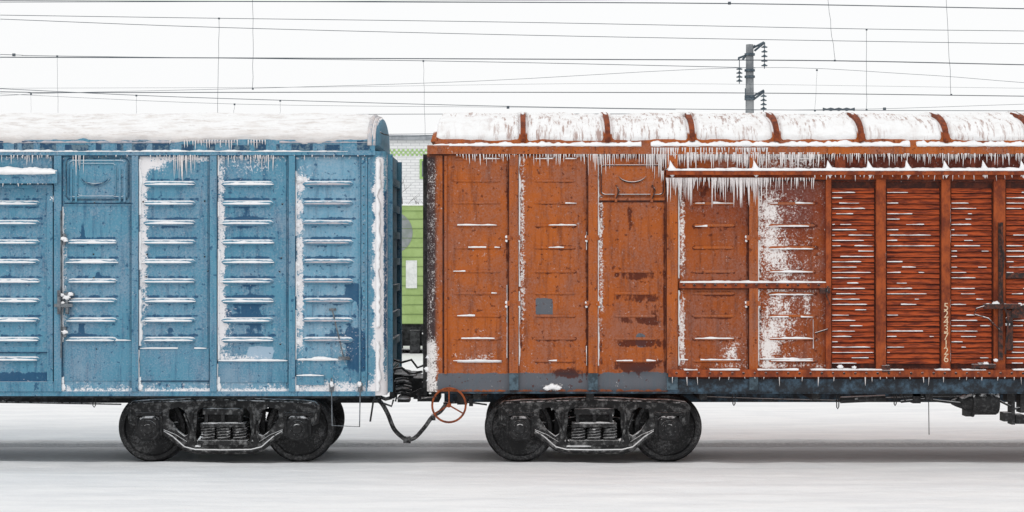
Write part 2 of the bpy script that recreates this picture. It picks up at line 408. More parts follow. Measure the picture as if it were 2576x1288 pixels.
mb.box(X(920),X(924),-.02,.003,Z(984),Z(392)); mb.box(X(903),X(907),-.012,.003,Z(984),Z(392))
def bribs(a,b,lst,h=.040,d=.046):
    for y in lst: mb.rib(X(a),X(b),Z(y),h,d)
bribs(-30,102,range(512,910,49)); bribs(168,297,range(610,860,49)); bribs(360,494,range(463,860,49)); bribs(556,690,range(463,860,49)); bribs(760,890,range(463,860,49))
for k in range(8):
    a=-250-190*(k); bribs(a+25,a+160,range(463,860,49))
mb.box(X(352),X(526),-.014,.003,Z(958),Z(877)); mb.box(X(162),X(331),-.01,.003,Z(958),Z(856)); mb.box(X(549),X(724),-.012,.003,Z(962),Z(908))
mb.box(X(746),X(815),-.03,.003,Z(968),Z(944)); mb.box(X(-60),X(130),-.02,.003,Z(886),Z(872))
mb.box(X(162),X(330),-.012,.003,Z(517),Z(514)); 
mb.box(X(BL)-.05,X(945),-.05,.04,Z(391),Z(380))
mb.box(X(BL),X(943),-.02,.05,Z(380),Z(352))
mb.box(X(BL),X(944),-.03,.03,Z(996),Z(984))
mb.box(X(-400),X(137),-.05,.003,Z(984),Z(960)); mb.box(X(-400),X(150),-.16,.003,Z(462),Z(432)); mb.box(X(-400),X(134),-.035,.003,Z(474),Z(466)); mb.box(X(120),X(134),-.035,.003,Z(960),Z(474))
mb.obj('posts_ribs_and_shell',m_blue,blue,True,35); mgp.obj('seams_and_shade_strips',m_seamshade_b,blue)
mb=MB()
def rrect(a,b,c,d,r,y,n=5):
    pts=[]
    for (cx,cy,s) in ((b-r,c+r,-90),(b-r,d-r,0),(a+r,d-r,90),(a+r,c+r,180)):
        for k in range(n+1):
            t=math.radians(s+90*k/n); pts.append((X(cx+r*math.cos(t)),y,Z(cy+r*math.sin(t))))
    return pts
def hatch(mb,a,b,c,d,y=-.02):
    o=rrect(a,b,c,d,12,y); mb.loft([[(x,0.0,z) for x,_,z in o],o],True,True)
    mb.tube(rrect(a+4,b-4,c+4,d-4,12,y-.004),.010,6,closed=True)
hatch(mb,170,321,401,500); mb.tube(rrect(196,292,412,494,10,-.03),.008,6,closed=True)
for x in (178,190,300,312): mb.box(X(x),X(x+5),-.04,0,Z(508),Z(425))
arc=[(X(240+38*math.sin(t)),-.034,Z(443+22*math.cos(t))) for t in np.linspace(-1.35,1.35,15)]
mb.tube(arc,[.004+.016*math.sin(math.pi*i/14) for i in range(15)],6)
mb.obj('loading_hatch',m_blue,blue,True,40)
m_dblue=simple('dark_blue_paint',lin(34,72,102),lin(96,120,134),14,.6,.2,thr=(.45,.6))
mb=MB(); arc=[(X(240+36*math.sin(t)),-.045,Z(441+24*math.cos(t))) for t in np.linspace(-1.2,1.2,15)]
mb.tube(arc,[.003+.012*math.sin(math.pi*i/14) for i in range(15)],6)
mb.tube(rrect(167,324,398,503,12,-.008),.006,5,closed=True)
x=-60
while x<925:
    w=random.uniform(6,60); mb.box(X(x),X(min(x+w,930)),-.026,-.012,Z(379-random.random()*3),Z(random.uniform(354,366))); x+=w+random.uniform(8,46)
mb.obj('dark_marks',m_dblue,blue)
mb=MB(); zeB=Z(366); hB=CZ+(Z(297)-CZ)*29.55/28-zeB; roof(mb,X(BL),X(938),zeB,hB,ye=-.02)
rings=[]
for sc,dx in ((1,0),(.97,.03),(.9,.055),(.6,.075),(.02,.08)):
    rings.append([(X(938)+dx,1.55+(p[1]-1.55)*sc,zeB+(p[2]-zeB)*(sc)+ (1-sc)*.2) for p in [roof_pt(0,math.pi*j/32,-.02,3.1,zeB,hB) for j in range(33)]])
mb.loft(rings,True,False)
mb.obj('roof',m_blue,blue,True,35)
mb=MB(); mb.tube([roof_pt(X(930),math.pi*j/40,-.02,3.1,zeB,hB,.008) for j in range(41)],.030,8)
t_beige=simple('frosted_rim',(.66,.60,.58,1),(.42,.44,.48,1),12,.7,.2)
mb.tube([roof_pt(X(941),math.pi*j/40,-.02,3.1,zeB,hB,-.01) for j in range(41)],.02,8)
mb.obj('roof_rim',t_beige,blue,True)
mb=MB(); roof_snow(mb,X(BL),X(929),zeB,hB,.09,.09,.042,nu=90); mb.obj('roof_snow',m_rsnow,blue,True)
ms=MB()
ms.snowx(X(BL),X(940),Z(381),-.06,.03,.022,jit=1.2,cover=-.45)
ms.snowx(X(-400),X(146),Z(436),-.19,.0,.085,.2,.5)
mr=MB(); mr.snowx(X(-60),X(936),Z(358),-.03,.05,.03,jit=1.4,cover=-.25)
def brs(a,b,lst,m=ms,h=.026,c=-9):
    for y in lst:
        dx=random.uniform(-4,6)
        m.snowx(X(a+dx),X(b+random.uniform(-10,3)),Z(y+1),-.064,-.0,h*random.uniform(.7,1.15),.5,.5,cover=c)
brs(-30,100,range(512,910,49)); brs(170,297,range(610,860,49)); brs(360,492,range(463,860,49)); brs(556,688,range(463,860,49)); brs(765,886,range(463,860,49),mr,.02)
ms.snowx(X(160),X(330),Z(856),-.03,0,.016,jit=1,cover=-.3); ms.snowx(X(352),X(520),Z(876),-.03,0,.014,cover=-.2); ms.snowx(X(549),X(724),Z(907),-.04,0,.022); ms.snowx(X(748),X(860),Z(905),-.03,0,.03,jit=1); ms.snowx(X(746),X(815),Z(944),-.05,0,.014)
for px,a,b,w in ((350,400,870,.04),(548,400,905,.028),(744,430,905,.016),(158,520,860,.012),(349,880,980,.02),(547,915,980,.02)): ms.snowz(X(px),Z(b),Z(a),-.001,w,.02,1.0,-.25)
ms.snowz(X(946),Z(985),Z(400),.0,.06,.02,.7,-.5)
def clump(m,px,py,r,y=-.03,sx=1,sz=1,n=9):
    sd=random.random()*50; rings=[]
    for i in range(n+1):
        th=math.pi*i/n; ring=[]
        for j in range(12):
            ph=2*math.pi*j/12; d=Vector((math.sin(th)*math.cos(ph)*sx,math.sin(th)*math.sin(ph)*.5,math.cos(th)*sz))
            ring.append(tuple(Vector((X(px),y,Z(py)))+d*(r/S)*(1+.6*N(d.x*3+sd,d.y*3,d.z*3))))
        rings.append(ring)
    m.loft(rings,True,False)
for x in (157,351,549,745):
    clump(ms,x,958,5,-.01,sz=2); clump(ms,x+1,974,7,-.01,sz=1.4)
for y in range(470,900,49): clump(ms,750,y+random.uniform(-4,4),random.uniform(3,5.5),-.0,sx=1.2,sz=1.4)
clump(ms,754,452,8,-.01,sx=1.3); clump(ms,131,500,6,-.02,sz=1.5)
for x,y,r in ((158,742,5),(170,748,6),(180,740,5),(163,600,5),(168,605,4),(166,835,5),(160,762,4)): clump(ms,x,y,r,-.075,sx=1.5,sz=.9)
for x in (835,905): clump(ms,x,966,5,-.05,sz=1.3)
ms.obj('settled_snow',m_snow,blue,True)
m_pink=simple('frost_on_ribs',lin(190,184,188),lin(158,164,176),12,.7,.2); mr.obj('frosted_ribs',m_pink,blue,True)
mi=MB()
def ic(a,b,step,py,l0,l1,y=-.04,r=.010):
    x=a
    while x<b:
        L=(l0+(l1-l0)*random.random()**1.8)/S
        mi.icicle(X(x),y+random.uniform(-.01,.02),Z(py),L,r*random.uniform(.5,1.1)); x+=step*random.uniform(.5,1.6)
ic(5,130,8,390,8,30); ic(185,215,6,390,20,55); ic(380,440,10,390,6,22); ic(438,500,5,390,14,74); ic(550,580,8,390,5,30); ic(575,690,5,390,10,44); ic(700,930,20,390,4,14); ic(250,330,20,390,4,12); ic(0,130,12,462,3,10,-.15)
ic(453,462,3,390,60,74); 
for x in range(430,700,7): 
    if N(x*.03,2)>-.1: mi.icicle(X(x),-.05,Z(352),random.uniform(.03,.14),.009)
mi.obj('icicles',m_ice,blue,True)
mb=MB()
mb.box(X(140),X(185),-.09,-.05,Z(772),Z(764)); mb.box(X(148),X(156),-.1,-.05,Z(790),Z(730)); mb.box(X(168),X(174),-.08,0,Z(790),Z(735)); mb.box(X(158),X(188),-.07,0,Z(745),Z(738)); mb.box(X(160),X(166),-.06,0,Z(616),Z(588)); mb.box(X(160),X(168),-.06,0,Z(848),Z(822))
mb.tube([(X(835),-.03,Z(775)),(X(850),-.04,Z(835)),(X(865),-.03,Z(900))],.010,6); mb.box(X(828),X(846),-.03,0,Z(781),Z(776)); mb.box(X(852),X(880),-.05,0,Z(905),Z(897)); mb.tube([(X(156),-.06,Z(530)),(X(156),-.06,Z(900))],.009,6)
mb.tube([(X(834),-.03,Z(950)),(X(836),-.03,Z(1070)),(X(905),-.03,Z(1073)),(X(907),-.03,Z(958))],.009,6)
mb.box(X(829),X(840),-.05,.02,Z(985),Z(963)); mb.box(X(901),X(912),-.05,.02,Z(985),Z(963))
mb.obj('latch_rods_and_step',m_grey,blue,True,40)
mb=MB(); mb.tube([(X(956),.05,Z(332)),(X(966),-.0,Z(338)),(X(975),.2,Z(338))],.008,6)
for y in range(420,960,24): mb.lathe((X(915),-.003,Z(y)),[(0,.008),(-.008,.006)],6)
for y in (512,640,690,870): 
    for x in (366,520,708,242): mb.lathe((X(x+random.uniform(-8,4)),-.004,Z(y+random.uniform(-9,9))),[(0,.012),(-.006,.010)],8)
mb.obj('bolts_and_hooks',m_black,blue)
mb=MB()
mb.box(X(BL)+.1,X(930),.02,.10,Z(1002),Z(996)); mb.box(X(BL)+.1,X(938),1.25,1.85,Z(1030),Z(996)); mb.box(X(BL)+.1,X(938),3.0,3.08,Z(1004),Z(996))
for k in range(9): mb.box(X(930)-.5-1.5*k-.05,X(930)-.5-1.5*k+.05,.05,3.0,Z(1008),Z(996))
mb.tube([(X(-300),.15,Z(1012)),(X(0),.15,Z(1014)),(X(300),.15,Z(1019))],.010,6); mb.tube([(X(-300),.3,Z(1001)),(X(300),.3,Z(1003))],.016,6)
mb.tube([(X(229),.1,Z(996)),(X(230),.1,Z(1022)),(X(233),.1,Z(1026)),(X(236),.1,Z(1022)),(X(238),.1,Z(996))],.007,5)
mb.tube([(X(0),.1,Z(1012)),(X(20),.1,Z(1002))],.008,5)
mb.tube([(X(945),.1,Z(985)),(X(938),.1,Z(1010)),(X(930),.1,Z(1062))],.014,6)
mb.obj('underframe',m_black,blue)
bogie(562,blue); bogie((BL+940)-562,blue)

def coupling(parent,sg):
    mb=MB(); ms=MB()
    def bx(a,b,c,d,y0,y1,m=mb): m.pbox(a,b,c,d,y0,y1)
    if sg>0:
        bx(965,1030,955,985,1.35,1.7); bx(1012,1048,940,1000,1.25,1.85); bx(1035,1056,946,965,1.2,1.4); bx(980,992,925,1003,1.0,2.1); bx(992,1010,935,950,1.1,2.0)
        for k in range(5): mb.tube([P(995,955+k*9,1.0),P(1015,951+k*9,.95),P(1035,956+k*9,1.0)],.016,6)
        mb.tube([P(985,930,.9),P(1010,925,.9),P(1030,940,.9),P(1062,935,1.0)],.018,6)
        mb.tube([P(995,1010,1.0),P(1000,985,1.0),P(1035,990,1.0),P(1060,978,1.1)],.014,6)
        mb.tube([P(990,905,1.2),P(1010,912,1.2),P(1035,905,1.2),P(1050,925,1.2),P(1068,918,1.2)],.016,6)
        bx(1000,1030,1000,1012,1.2,1.6)
        for a,b,z in ((984,1030,938),(1012,1048,941),(990,1030,956),(1035,1058,947),(996,1030,975),(1000,1032,1000)): ms.snowx(P(a,0,1.2)[0],P(b,0,1.2)[0],P(0,z,1.2)[2],1.0,1.7,.022,cover=-.2)
    else:
        bx(1062,1110,958,988,1.35,1.7); bx(1040,1075,948,1004,1.22,1.8); bx(1085,1104,930,1012,1.0,2.1); bx(1050,1100,1000,1010,1.1,1.9)
        mb.tube([P(1100,1000,.8),P(1060,1004,.8),P(1048,990,.8)],.016,6); mb.tube([P(1115,1014,.5),P(1180,1012,.5),P(1225,1018,.5)],.012,6)
        bx(1150,1175,990,1018,.3,.5); bx(1170,1225,994,1003,.2,.4); bx(1180,1190,990,1022,.25,.3)
        for a,b,z in ((1042,1075,949),(1062,1104,960),(1050,1095,1000)): ms.snowx(P(a,0,1.2)[0],P(b,0,1.2)[0],P(0,z,1.2)[2],1.1,1.7,.022,cover=-.2)
    mb.obj('coupler',m_black,parent,False); ms.obj('coupler_snow',m_snow,parent,True)
coupling(blue,1)
def catmull(pts,n=6):
    pts=[Vector(p) for p in pts]; out=[]
    q=[pts[0]]+pts+[pts[-1]]
    for i in range(1,len(q)-2):
        for k in range(n):
            t=k/n; a,b,c,d=q[i-1],q[i],q[i+1],q[i+2]
            out.append(.5*((2*b)+(c-a)*t+(2*a-5*b+4*c-d)*t*t+(3*b-a-3*c+d)*t**3))
    out.append(pts[-1]); return out
mb=MB(); mb.tube(catmull([P(940,1003,1.1),P(958,1012,1.1),P(975,1040,1.1),P(992,1080,1.1),P(1018,1104,1.1),P(1030,1106,1.1)]),.030,10)
mb.tube(catmull([P(1026,1107,1.1),P(1045,1100,1.1),P(1068,1075,1.1),P(1088,1048,1.1),P(1108,1035,1.1),P(1125,1012,1.1)]),.028,10)
mb.lathe(P(1024,1106,1.1),[(-.05,.03),(-.05,.05),(.05,.05),(.05,.03)],12,'x'); mb.lathe(P(1090,1050,1.1),[(-.03,.02),(-.03,.042),(.03,.042),(.03,.02)],12,'x')
mb.tube([P(958,1012,1.0),P(985,1022,.95),P(990,1005,.95)],.014,6); mb.tube([P(948,995,1.1),P(970,1004,1.1),P(985,1000,1.1)],.026,8)
mb.obj('brake_hose',m_rubber,blue,True)

# =============== ORANGE WAGON ===============
org=empty('freight_boxcar.001'); OR=3900
RY=[455,510,567,623,683,738,795,852,908]
def omask(px,py):
    z=np.zeros_like(px,dtype=float); fr=z.copy(); dk=z.copy(); al=z.copy(); l2=z.copy(); sh=z.copy()
    al+=rect(px,py,1100,1685,938,975,.9,5)+rect(px,py,1348,1390,750,792,1.1,2)+rect(px,py,1598,1625,838,876,.7,4)+rect(px,py,1890,1900,790,850,.7,3)+rect(px,py,1685,2080,950,972,.55,4)+blob(px,py,1620,940,60,22,.4)+rect(px,py,1060,1700,962,990,.5,8)
    dk+=blob(px,py,1430,940,60,14,.8)+blob(px,py,1600,925,50,18,.7)
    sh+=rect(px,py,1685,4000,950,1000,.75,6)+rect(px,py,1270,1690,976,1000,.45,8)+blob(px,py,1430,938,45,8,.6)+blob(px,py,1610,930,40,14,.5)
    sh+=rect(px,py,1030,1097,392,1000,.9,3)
    for y in RY[4:]: dk+=blob(px,py,1600,y+10,56,13,.68,4)
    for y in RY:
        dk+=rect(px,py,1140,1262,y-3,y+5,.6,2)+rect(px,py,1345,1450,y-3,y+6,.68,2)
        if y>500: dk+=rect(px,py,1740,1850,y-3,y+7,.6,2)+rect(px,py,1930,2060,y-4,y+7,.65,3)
    dk+=blob(px,py,1800,480,90,22,.5)+blob(px,py,2000,600,80,120,.15)+blob(px,py,1580,470,80,50,.3)+rect(px,py,2000,4000,390,430,.6,5)+blob(px,py,1590,430,90,20,.65)+rect(px,py,1500,2100,388,400,.5,6)
    for c in (1277,1311,1476,1512,1672,1710,1880,1912,2082): dk+=blob(px,py,c,660,4.5,280,.5,8)  # narrow shade beside each post, painted into the dark mask
    dk+=blob(px,py,1585,540,10,50,.5)+blob(px,py,1760,560,20,60,.3)+blob(px,py,1420,620,30,10,.4)+blob(px,py,1800,770,60,60,.25)+blob(px,py,1650,800,20,90,.3)+blob(px,py,1400,870,60,12,.3)+blob(px,py,1425,420,30,20,.35)
    fr+=blob(px,py,1716,600,8,110,.62,4)+blob(px,py,1716,830,8,90,.7,4)+blob(px,py,1930,560,28,95,.48)+blob(px,py,1955,640,44,75,.52)+blob(px,py,1955,800,46,110,.62)+blob(px,py,1930,880,20,50,.6)+blob(px,py,2030,760,10,40,.4)
    fr+=blob(px,py,1990,400,120,30,.5)+blob(px,py,1840,890,26,36,.6)+blob(px,py,1905,660,8,240,.4,4)+blob(px,py,1880,400,30,26,.6)+blob(px,py,1960,510,70,50,.3)
    fr+=blob(px,py,1314,600,7,260,.55,4)+blob(px,py,1512,600,7,260,.55,4)+blob(px,py,2100,920,400,6,.4)+blob(px,py,1390,974,20,8,1)
    fr+=rect(px,py,1040,1100,860,1000,.5,10)+rect(px,py,1040,1100,400,1000,.28,5)+blob(px,py,1200,900,60,12,.35)+rect(px,py,1040,1100,860,900,.2,8)
    fr+=rect(px,py,1690,2100,955,1000,.28,6)+blob(px,py,2040,680,50,200,.18)
    l2+=rect(px,py,2075,4000,380,1000,.9,10)+rect(px,py,1700,2080,430,560,.5,50)+blob(px,py,2000,640,90,300,.4)+rect(px,py,1685,2080,380,1000,.3,20)+rect(px,py,1500,1690,380,1000,.12,20)
    return (fr,dk,al),(np.clip(l2,0,1),np.clip(sh,0,.9),z)
pxs=list(np.arange(1036,2640,3.6))+list(np.arange(2640,OR,60))
pys=list(np.arange(386,986,3.6))+[986]
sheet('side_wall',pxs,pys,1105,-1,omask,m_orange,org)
mb=MB(); mgp=MB(); mrb=MB(); body_shell(mb,X(1105),X(OR),Z(986),Z(376))
mb.box(X(1118),X(1124),-.03,.003,Z(940),Z(392))
for a,b in ((1281,1304),(1480,1503),(1677,1704),(1884,1906)):
    mb.box(X(a),X(b),-.055,.003,Z(938),Z(390))
    mgp.box(X(b)-.001,X(b)+.008,-.006,.003,Z(938),Z(392)); mgp.box(X(a)-.014,X(a)+.001,-.006,.003,Z(938),Z(392)); mgp.box(X(a)-.03,X(a)-.026,-.005,.003,Z(938),Z(392))  # dark strips stand in for shadow on both sides of each post
mgp.box(X(1080),X(OR),-.03,0,Z(391),Z(388.4)); mgp.box(X(1508),X(1674),-.006,.003,Z(509),Z(504.5)); mgp.box(X(1113),X(1117.5),-.005,.003,Z(938),Z(392)); mgp.box(X(1707),X(2086),-.02,0,Z(728),Z(725.3)); mgp.box(X(1680),X(3300),-.05,0,Z(951),Z(947.3)); mgp.box(X(1680),X(3300),-.05,0,Z(456),Z(452.3)); mgp.box(X(2092),X(3300),-.006,.004,Z(926),Z(458))  # last box: dark backing that paints shade between the louvre slats
for k in range(6): mb.box(X(2960+190*k),X(2980+190*k),-.055,.003,Z(978),Z(390))
def orb(a,b,l,h=.020,d=.018):
    for y in l: mrb.rib(X(a),X(b),Z(y),h,d)
orb(1138,1262,[400]+RY); orb(1340,1450,[400]+RY); orb(1540,1652,RY[4:]); orb(1742,1850,[512]+RY[2:]); orb(1932,2052,[512]+RY[2:])
mb.box(X(1075),X(OR),-.06,.05,Z(388),Z(366)); mb.box(X(1095),X(OR),-.0,.09,Z(366),Z(350))
hatch(mb,1508,1672,412,494); 
for x in (1546,1636): mb.box(X(x),X(x+6),-.05,0,Z(508),Z(470))
mb.box(X(1508),X(1672),-.02,0.003,Z(504),Z(497))
for x in (1280,1305,1478,1504,1880,1908): 
    for y in (597,762): mb.box(X(x-4),X(x+4),-.07,0,Z(y+7),Z(y-5))
mb.obj('posts_and_shell',m_orange,org,True,35); mgp.obj('seams_and_shade_strips',m_seamshade_o,org); mrb.obj('pressed_ribs',m_orib,org,True)
mb=MB()
for a,b in ((1281,1304),(1480,1503),(1677,1704),(1884,1906)): mb.box(X(a),X(b),-.055,.003,Z(980),Z(938.4))
mb.obj('lower_post_ends',simple('blue_grey_paint',lin(84,104,116),lin(50,62,70),8,.7,.2),org)
mb=MB()
mb.box(X(1675),X(3300),-.17,.003,Z(441),Z(428)); mb.box(X(1675),X(3300),-.06,.003,Z(452),Z(441))
mb.box(X(1680),X(3300),-.12,.003,Z(947),Z(929)); mb.box(X(1708),X(2086),-.06,.003,Z(725),Z(709))
for a,b in ((2076,2089),(2202,2226),(2366,2388),(2497,2526),(2660,2680),(2820,2840)): mb.box(X(a),X(b),-.075,.003,Z(929),Z(452))
mb.box(X(2100),X(2126),-.03,.003,Z(428),Z(390)); 
m_frame=simple('door_frame_paint',lin(162,78,36),lin(108,48,28),7,.75,.3,str3=(1,1,.6),thr=(.35,.65))
mb.obj('door_frame',m_frame,org)
mlv=MB(); msn=MB()
for a,b in ((2090,2201),(2228,2365),(2390,2496),(2528,2658),(2682,2818)):
    y=474
    while y<912:
        x0,x1=X(a+2),X(b-3); z=Z(y); h=12/S
        xm=x0+(x1-x0)*random.uniform(.3,.8)
        for (u0,u1,jz) in ((x0,xm,0),(xm,x1,random.uniform(-.004,.004))):
            mlv.add([(u0,-.012,z),(u1,-.012,z),(u1,-.034,z-h*.80+jz),(u0,-.034,z-h*.80+jz),(u0,-.034,z-h*.95+jz),(u1,-.034,z-h*.95+jz),(u1,-.006,z-h*.95),(u0,-.006,z-h*.95)],[(0,3,2,1),(3,4,5,2),(4,7,6,5),(0,7,4,3),(1,2,5,6)])
        dens=(-.16 if b<2210 else -.02) if b!=2365 else .1
        L=random.uniform(.5,1) if b<2210 else random.uniform(.3,1)
        msn.snowx(x0,x0+(x1-x0)*L,z-h*.84,-.040,-.028,.0055,.2,1.3,cover=dens+.45*N(y*.02,a))
        y+=13.4 
mlv.obj('door_louvres',m_rust,org)
mb=MB()
for x in range(1720,2080,26): mb.lathe((X(x),-.061,Z(717)),[(0,.018),(-.004,.016)],10)
for x in range(1700,2900,28): mb.lathe((X(x),-.121,Z(938)),[(0,.017),(-.004,.015)],10)
mb.box(X(2470),X(2560),-.16,-.07,Z(776),Z(764)); mb.box(X(2507),X(2518),-.12,-.07,Z(905),Z(560)); mb.box(X(2540),X(2572),-.13,-.05,Z(800),Z(768)); mb.box(X(2528),X(2543),-.12,-.05,Z(880),Z(780))
mb.tube([(X(2512),-.15,Z(560)),(X(2518),-.17,Z(650)),(X(2508),-.17,Z(740)),(X(2530),-.16,Z(800)),(X(2522),-.15,Z(890))],.014,6)
mb.tube([(X(2470),-.15,Z(770)),(X(2450),-.15,Z(776)),(X(2445),-.13,Z(790)),(X(2480),-.13,Z(800)),(X(2510),-.13,Z(830))],.012,6)
mb.tube([(X(2080),-.09,Z(720)),(X(2076),-.12,Z(745)),(X(2084),-.12,Z(765))],.012,6); mb.box(X(2060),X(2086),-.1,-.05,Z(738),Z(724)); mb.tube([(X(2050),-.03,Z(838)),(X(2080),-.08,Z(828))],.010,6)
mb.lathe((X(2532),-.13,Z(803)),[(0,.045),(-.03,.045),(-.03,.0)],16); mb.box(X(2440),X(2500),-.14,-.07,Z(925),Z(915))
mb.box(X(2526),X(2700),-.05,.0,Z(700),Z(686))
mb.box(X(2215),X(2235),-.13,-.0,Z(935),Z(918))
arc=[(X(1590+36*math.sin(t)),-.04,Z(437+22*math.cos(t))) for t in np.linspace(-1.3,1.3,15)]
mb.tube(arc,[.002+.010*math.sin(math.pi*i/14) for i in range(15)],6)
for x in (1549,1640):mb.tube([(X(x),-.04,Z(466)),(X(x+8),-.05,Z(480)),(X(x),-.05,Z(500))],.009,6)
mb.tube(rrect(1512,1668,416,490,10,-.032),.008,6,closed=True)
mb.obj('bolts_and_lock_gear',m_gear,org,False)
mb=MB(); zeO=Z(356); hO=CZ+(Z(295)-CZ)*29.55/28-zeO; roof(mb,X(1108),X(OR)-.05,zeO,hO,ye=.0,slant=.13)
mb.obj('roof',m_orange,org,True,35)
mb=MB()
ribs=[X(1316+212*1.003*k) for k in range(-0,13)]
for rx in ribs:
    r1=[roof_pt(rx-.034,math.pi*j/40,.0,3.1,zeO,hO,.0) for j in range(41)]; r2=[roof_pt(rx-.034,math.pi*j/40,.0,3.1,zeO,hO,.055) for j in range(41)]
    r3=[(a+.068,b,c) for a,b,c in r2]; r4=[(a+.068,b,c) for a,b,c in r1]
    mb.loft([list(q) for q in zip(r1,r2,r3,r4)],True,True)
mb.obj('roof_ribs',m_rustroof,org,True,35)
mb=MB(); roof_snow(mb,X(1108),X(OR)-.1,zeO,hO,.03,.05,.034,ye=.0,ribs=ribs,slant=.06,ribw=.045,step=.03,nu=90); mb.obj('roof_snow',m_rsnow2,org,True)
ms=msn
for rx in ribs:
    pts=[roof_pt(rx+.02*N(j,rx),math.pi*(.30+.4*j/14),.0,3.1,zeO,hO,.035) for j in range(15)]
    ms.tube(pts,[.040*(.6+.5*abs(N(j*.7,rx*2))) for j in range(15)],7)
ms.snowx(X(1130),X(OR),Z(366),-.075,.06,.050,.2,1.0,cover=-.55); ms.snowx(X(1090),X(1200),Z(366),-.06,.05,.03)
ms.snowx(X(1678),X(3300),Z(429),-.185,.0,.032,.1,.6)
ms.snowx(X(1681),X(3300),Z(929),-.135,-.02,.012,.1,1.0,cover=-.2); ms.snowx(X(1710),X(2084),Z(710),-.075,0,.02,.2,.6)
for x in (1690,1900,2085,2186,2282,2377,2474,2570):
    rings=[]
    for h,w in ((0,1.0),(.15,.62),(.4,.36),(.7,.2),(1,.03)):
        z=Z(428)+h*.125; r=.085*w; xx=X(x)-.03*h
        rings.append([(xx+r*math.cos(a),-.09+min(r,.09)*math.sin(a),z) for a in np.linspace(0,2*math.pi,10,endpoint=False)])
    ms.loft(rings,True,True)
    rings=[]
    for h,w in ((0,1.0),(.4,.5),(1,.05)):
        z=Z(440)-h*.05; r=.04*w; rings.append([(X(x)+r*math.cos(a),-.1+r*math.sin(a),z) for a in np.linspace(0,2*math.pi,8,endpoint=False)])
    ms.loft(rings,True,True)
for a,b,l,cv in ((1150,1258,[400,623,852],-.1),(1345,1450,[400,512],-.05),(1140,1262,[908],-9),(1550,1650,[908],-.3),(1748,1845,[512,685,852,570,795],0),(1935,2045,[512,570,627,685,742,798,852,908],-.35),(1140,1250,[567,738,795,683],.12),(1380,1450,[623,567,795,908],.05),(1545,1650,[738],.1),(1930,2050,[400],-.3)):
    for y in l: ms.snowx(X(a),X(b),Z(y-1),-.032,0,.014,.5,.9,cover=cv)
for px,a,b,w,cv in ((1305,392,920,.018,-.4),(1504,392,920,.018,-.3),(1706,470,700,.022,-.5),(1706,730,920,.024,-.6),(1906,460,920,.02,-.3),(1122,395,925,.008,-.5),(2227,470,925,.008,-.2),(2389,470,925,.012,-.3),(2088,470,925,.006,-.2),(2045,730,900,.008,-.2),(1276,560,920,-.008,-.1),(1476,560,920,-.008,-.1)):
    ms.snowz(X(px),Z(b),Z(a),-.004,w,.02,1.0,cv)
for a,b,y in ((1150,1262,910),(1710,1880,905),(1910,2045,903)): ms.snowx(X(a),X(b),Z(y),-.02,0,.014,.3,1,cover=-.4)
for x,y,r in ((1390,973,8),(1402,975,6),(1378,976,6)): clump(ms,x,y,r,-.03,sx=1.7,sz=.8)
for x in (1274,1306,1475,1507,1876,1909):
    for y in (593,758): clump(ms,x,y+3,3.5,-.06); clump(ms,x,y+13,3,-.05)
for x,y,r in ((2480,766,4),(2500,763,6),(2525,768,5),(2560,766,4),(2110,922,5),(2145,923,4),(2460,918,4),(2475,914,5),(2500,905,4),(1077,930,7),(1085,955,8),(1080,900,6),(2530,815,4)): clump(ms,x,y,r,-.12 if x>1100 else .1,sx=1.5,sz=.9)
ms.obj('settled_snow',m_snow,org,True)
mi=MB()
ic(1150,1290,6,388,6,34,-.05,.010); ic(1290,1500,6,388,8,34,-.05,.010); ic(1480,1530,4,388,20,62,-.05,.011); ic(1530,1640,5,388,10,40,-.05); ic(1630,1690,3.5,388,25,78,-.05,.012); ic(1690,1920,3,384,20,64,-.05,.013); ic(1920,2060,3.2,384,14,54,-.05,.012); ic(2060,2576,4.5,386,8,34,-.05,.010); ic(2576,3300,12,386,5,28,-.05)
ic(1640,1700,4,372,20,50,-.07,.012); ic(1700,1850,8,372,10,34,-.07,.012); ic(1850,1930,4,372,10,40,-.07,.014)
ic(1676,1745,3,448,24,74,-.12,.012); ic(1745,1800,5,448,8,34,-.12,.011); ic(1790,1930,3,448,22,80,-.12,.013); ic(1930,2045,5,448,6,48,-.12,.010); ic(2045,2576,16,442,4,18,-.16,.007)
ic(1690,2576,26,947,5,24,-.11,.008); ic(1665,1672,3,430,20,65,-.06)
mi.obj('icicles',m_ice,org,True)
for i,ch in enumerate('52437126'):
    cu=bpy.data.curves.new('number_'+ch,'FONT'); cu.body=ch; cu.size=.14; cu.align_x='CENTER'; cu.align_y='CENTER'; cu.extrude=.001; cu.materials.append(m_white)
    o=bpy.data.objects.new('number_digit_%d'%(i+1),cu); col.objects.link(o); o.rotation_euler=(math.pi/2,0,0); o.location=(X(2377),-.078,Z(772+i*18.6)); o.parent=org
mb=MB()
mb.box(X(1110),X(OR),-.02,.10,Z(990),Z(985)); mb.box(X(1680),X(3300),-.035,.003,Z(985),Z(953)); mb.box(X(1110),X(OR),1.25,1.85,Z(1028),Z(986)); mb.box(X(1110),X(OR),3.0,3.08,Z(1000),Z(986))
mb.obj('sill',simple('dark_sill',(.02,.024,.03,1),lin(74,98,116),7,.7,.3,thr=(.42,.72)),org)
mb=MB()
for k in range(9): mb.box(X(1200)+1.5*k-.05,X(1200)+1.5*k+.05,.05,3.0,Z(1006),Z(986))
mb.tube([(X(1765),.15,Z(1000)),(X(1930),.15,Z(1006)),(X(2120),.15,Z(1010))],.010,6); mb.tube([(X(1765),.4,Z(990)),(X(2700),.4,Z(992))],.022,6)
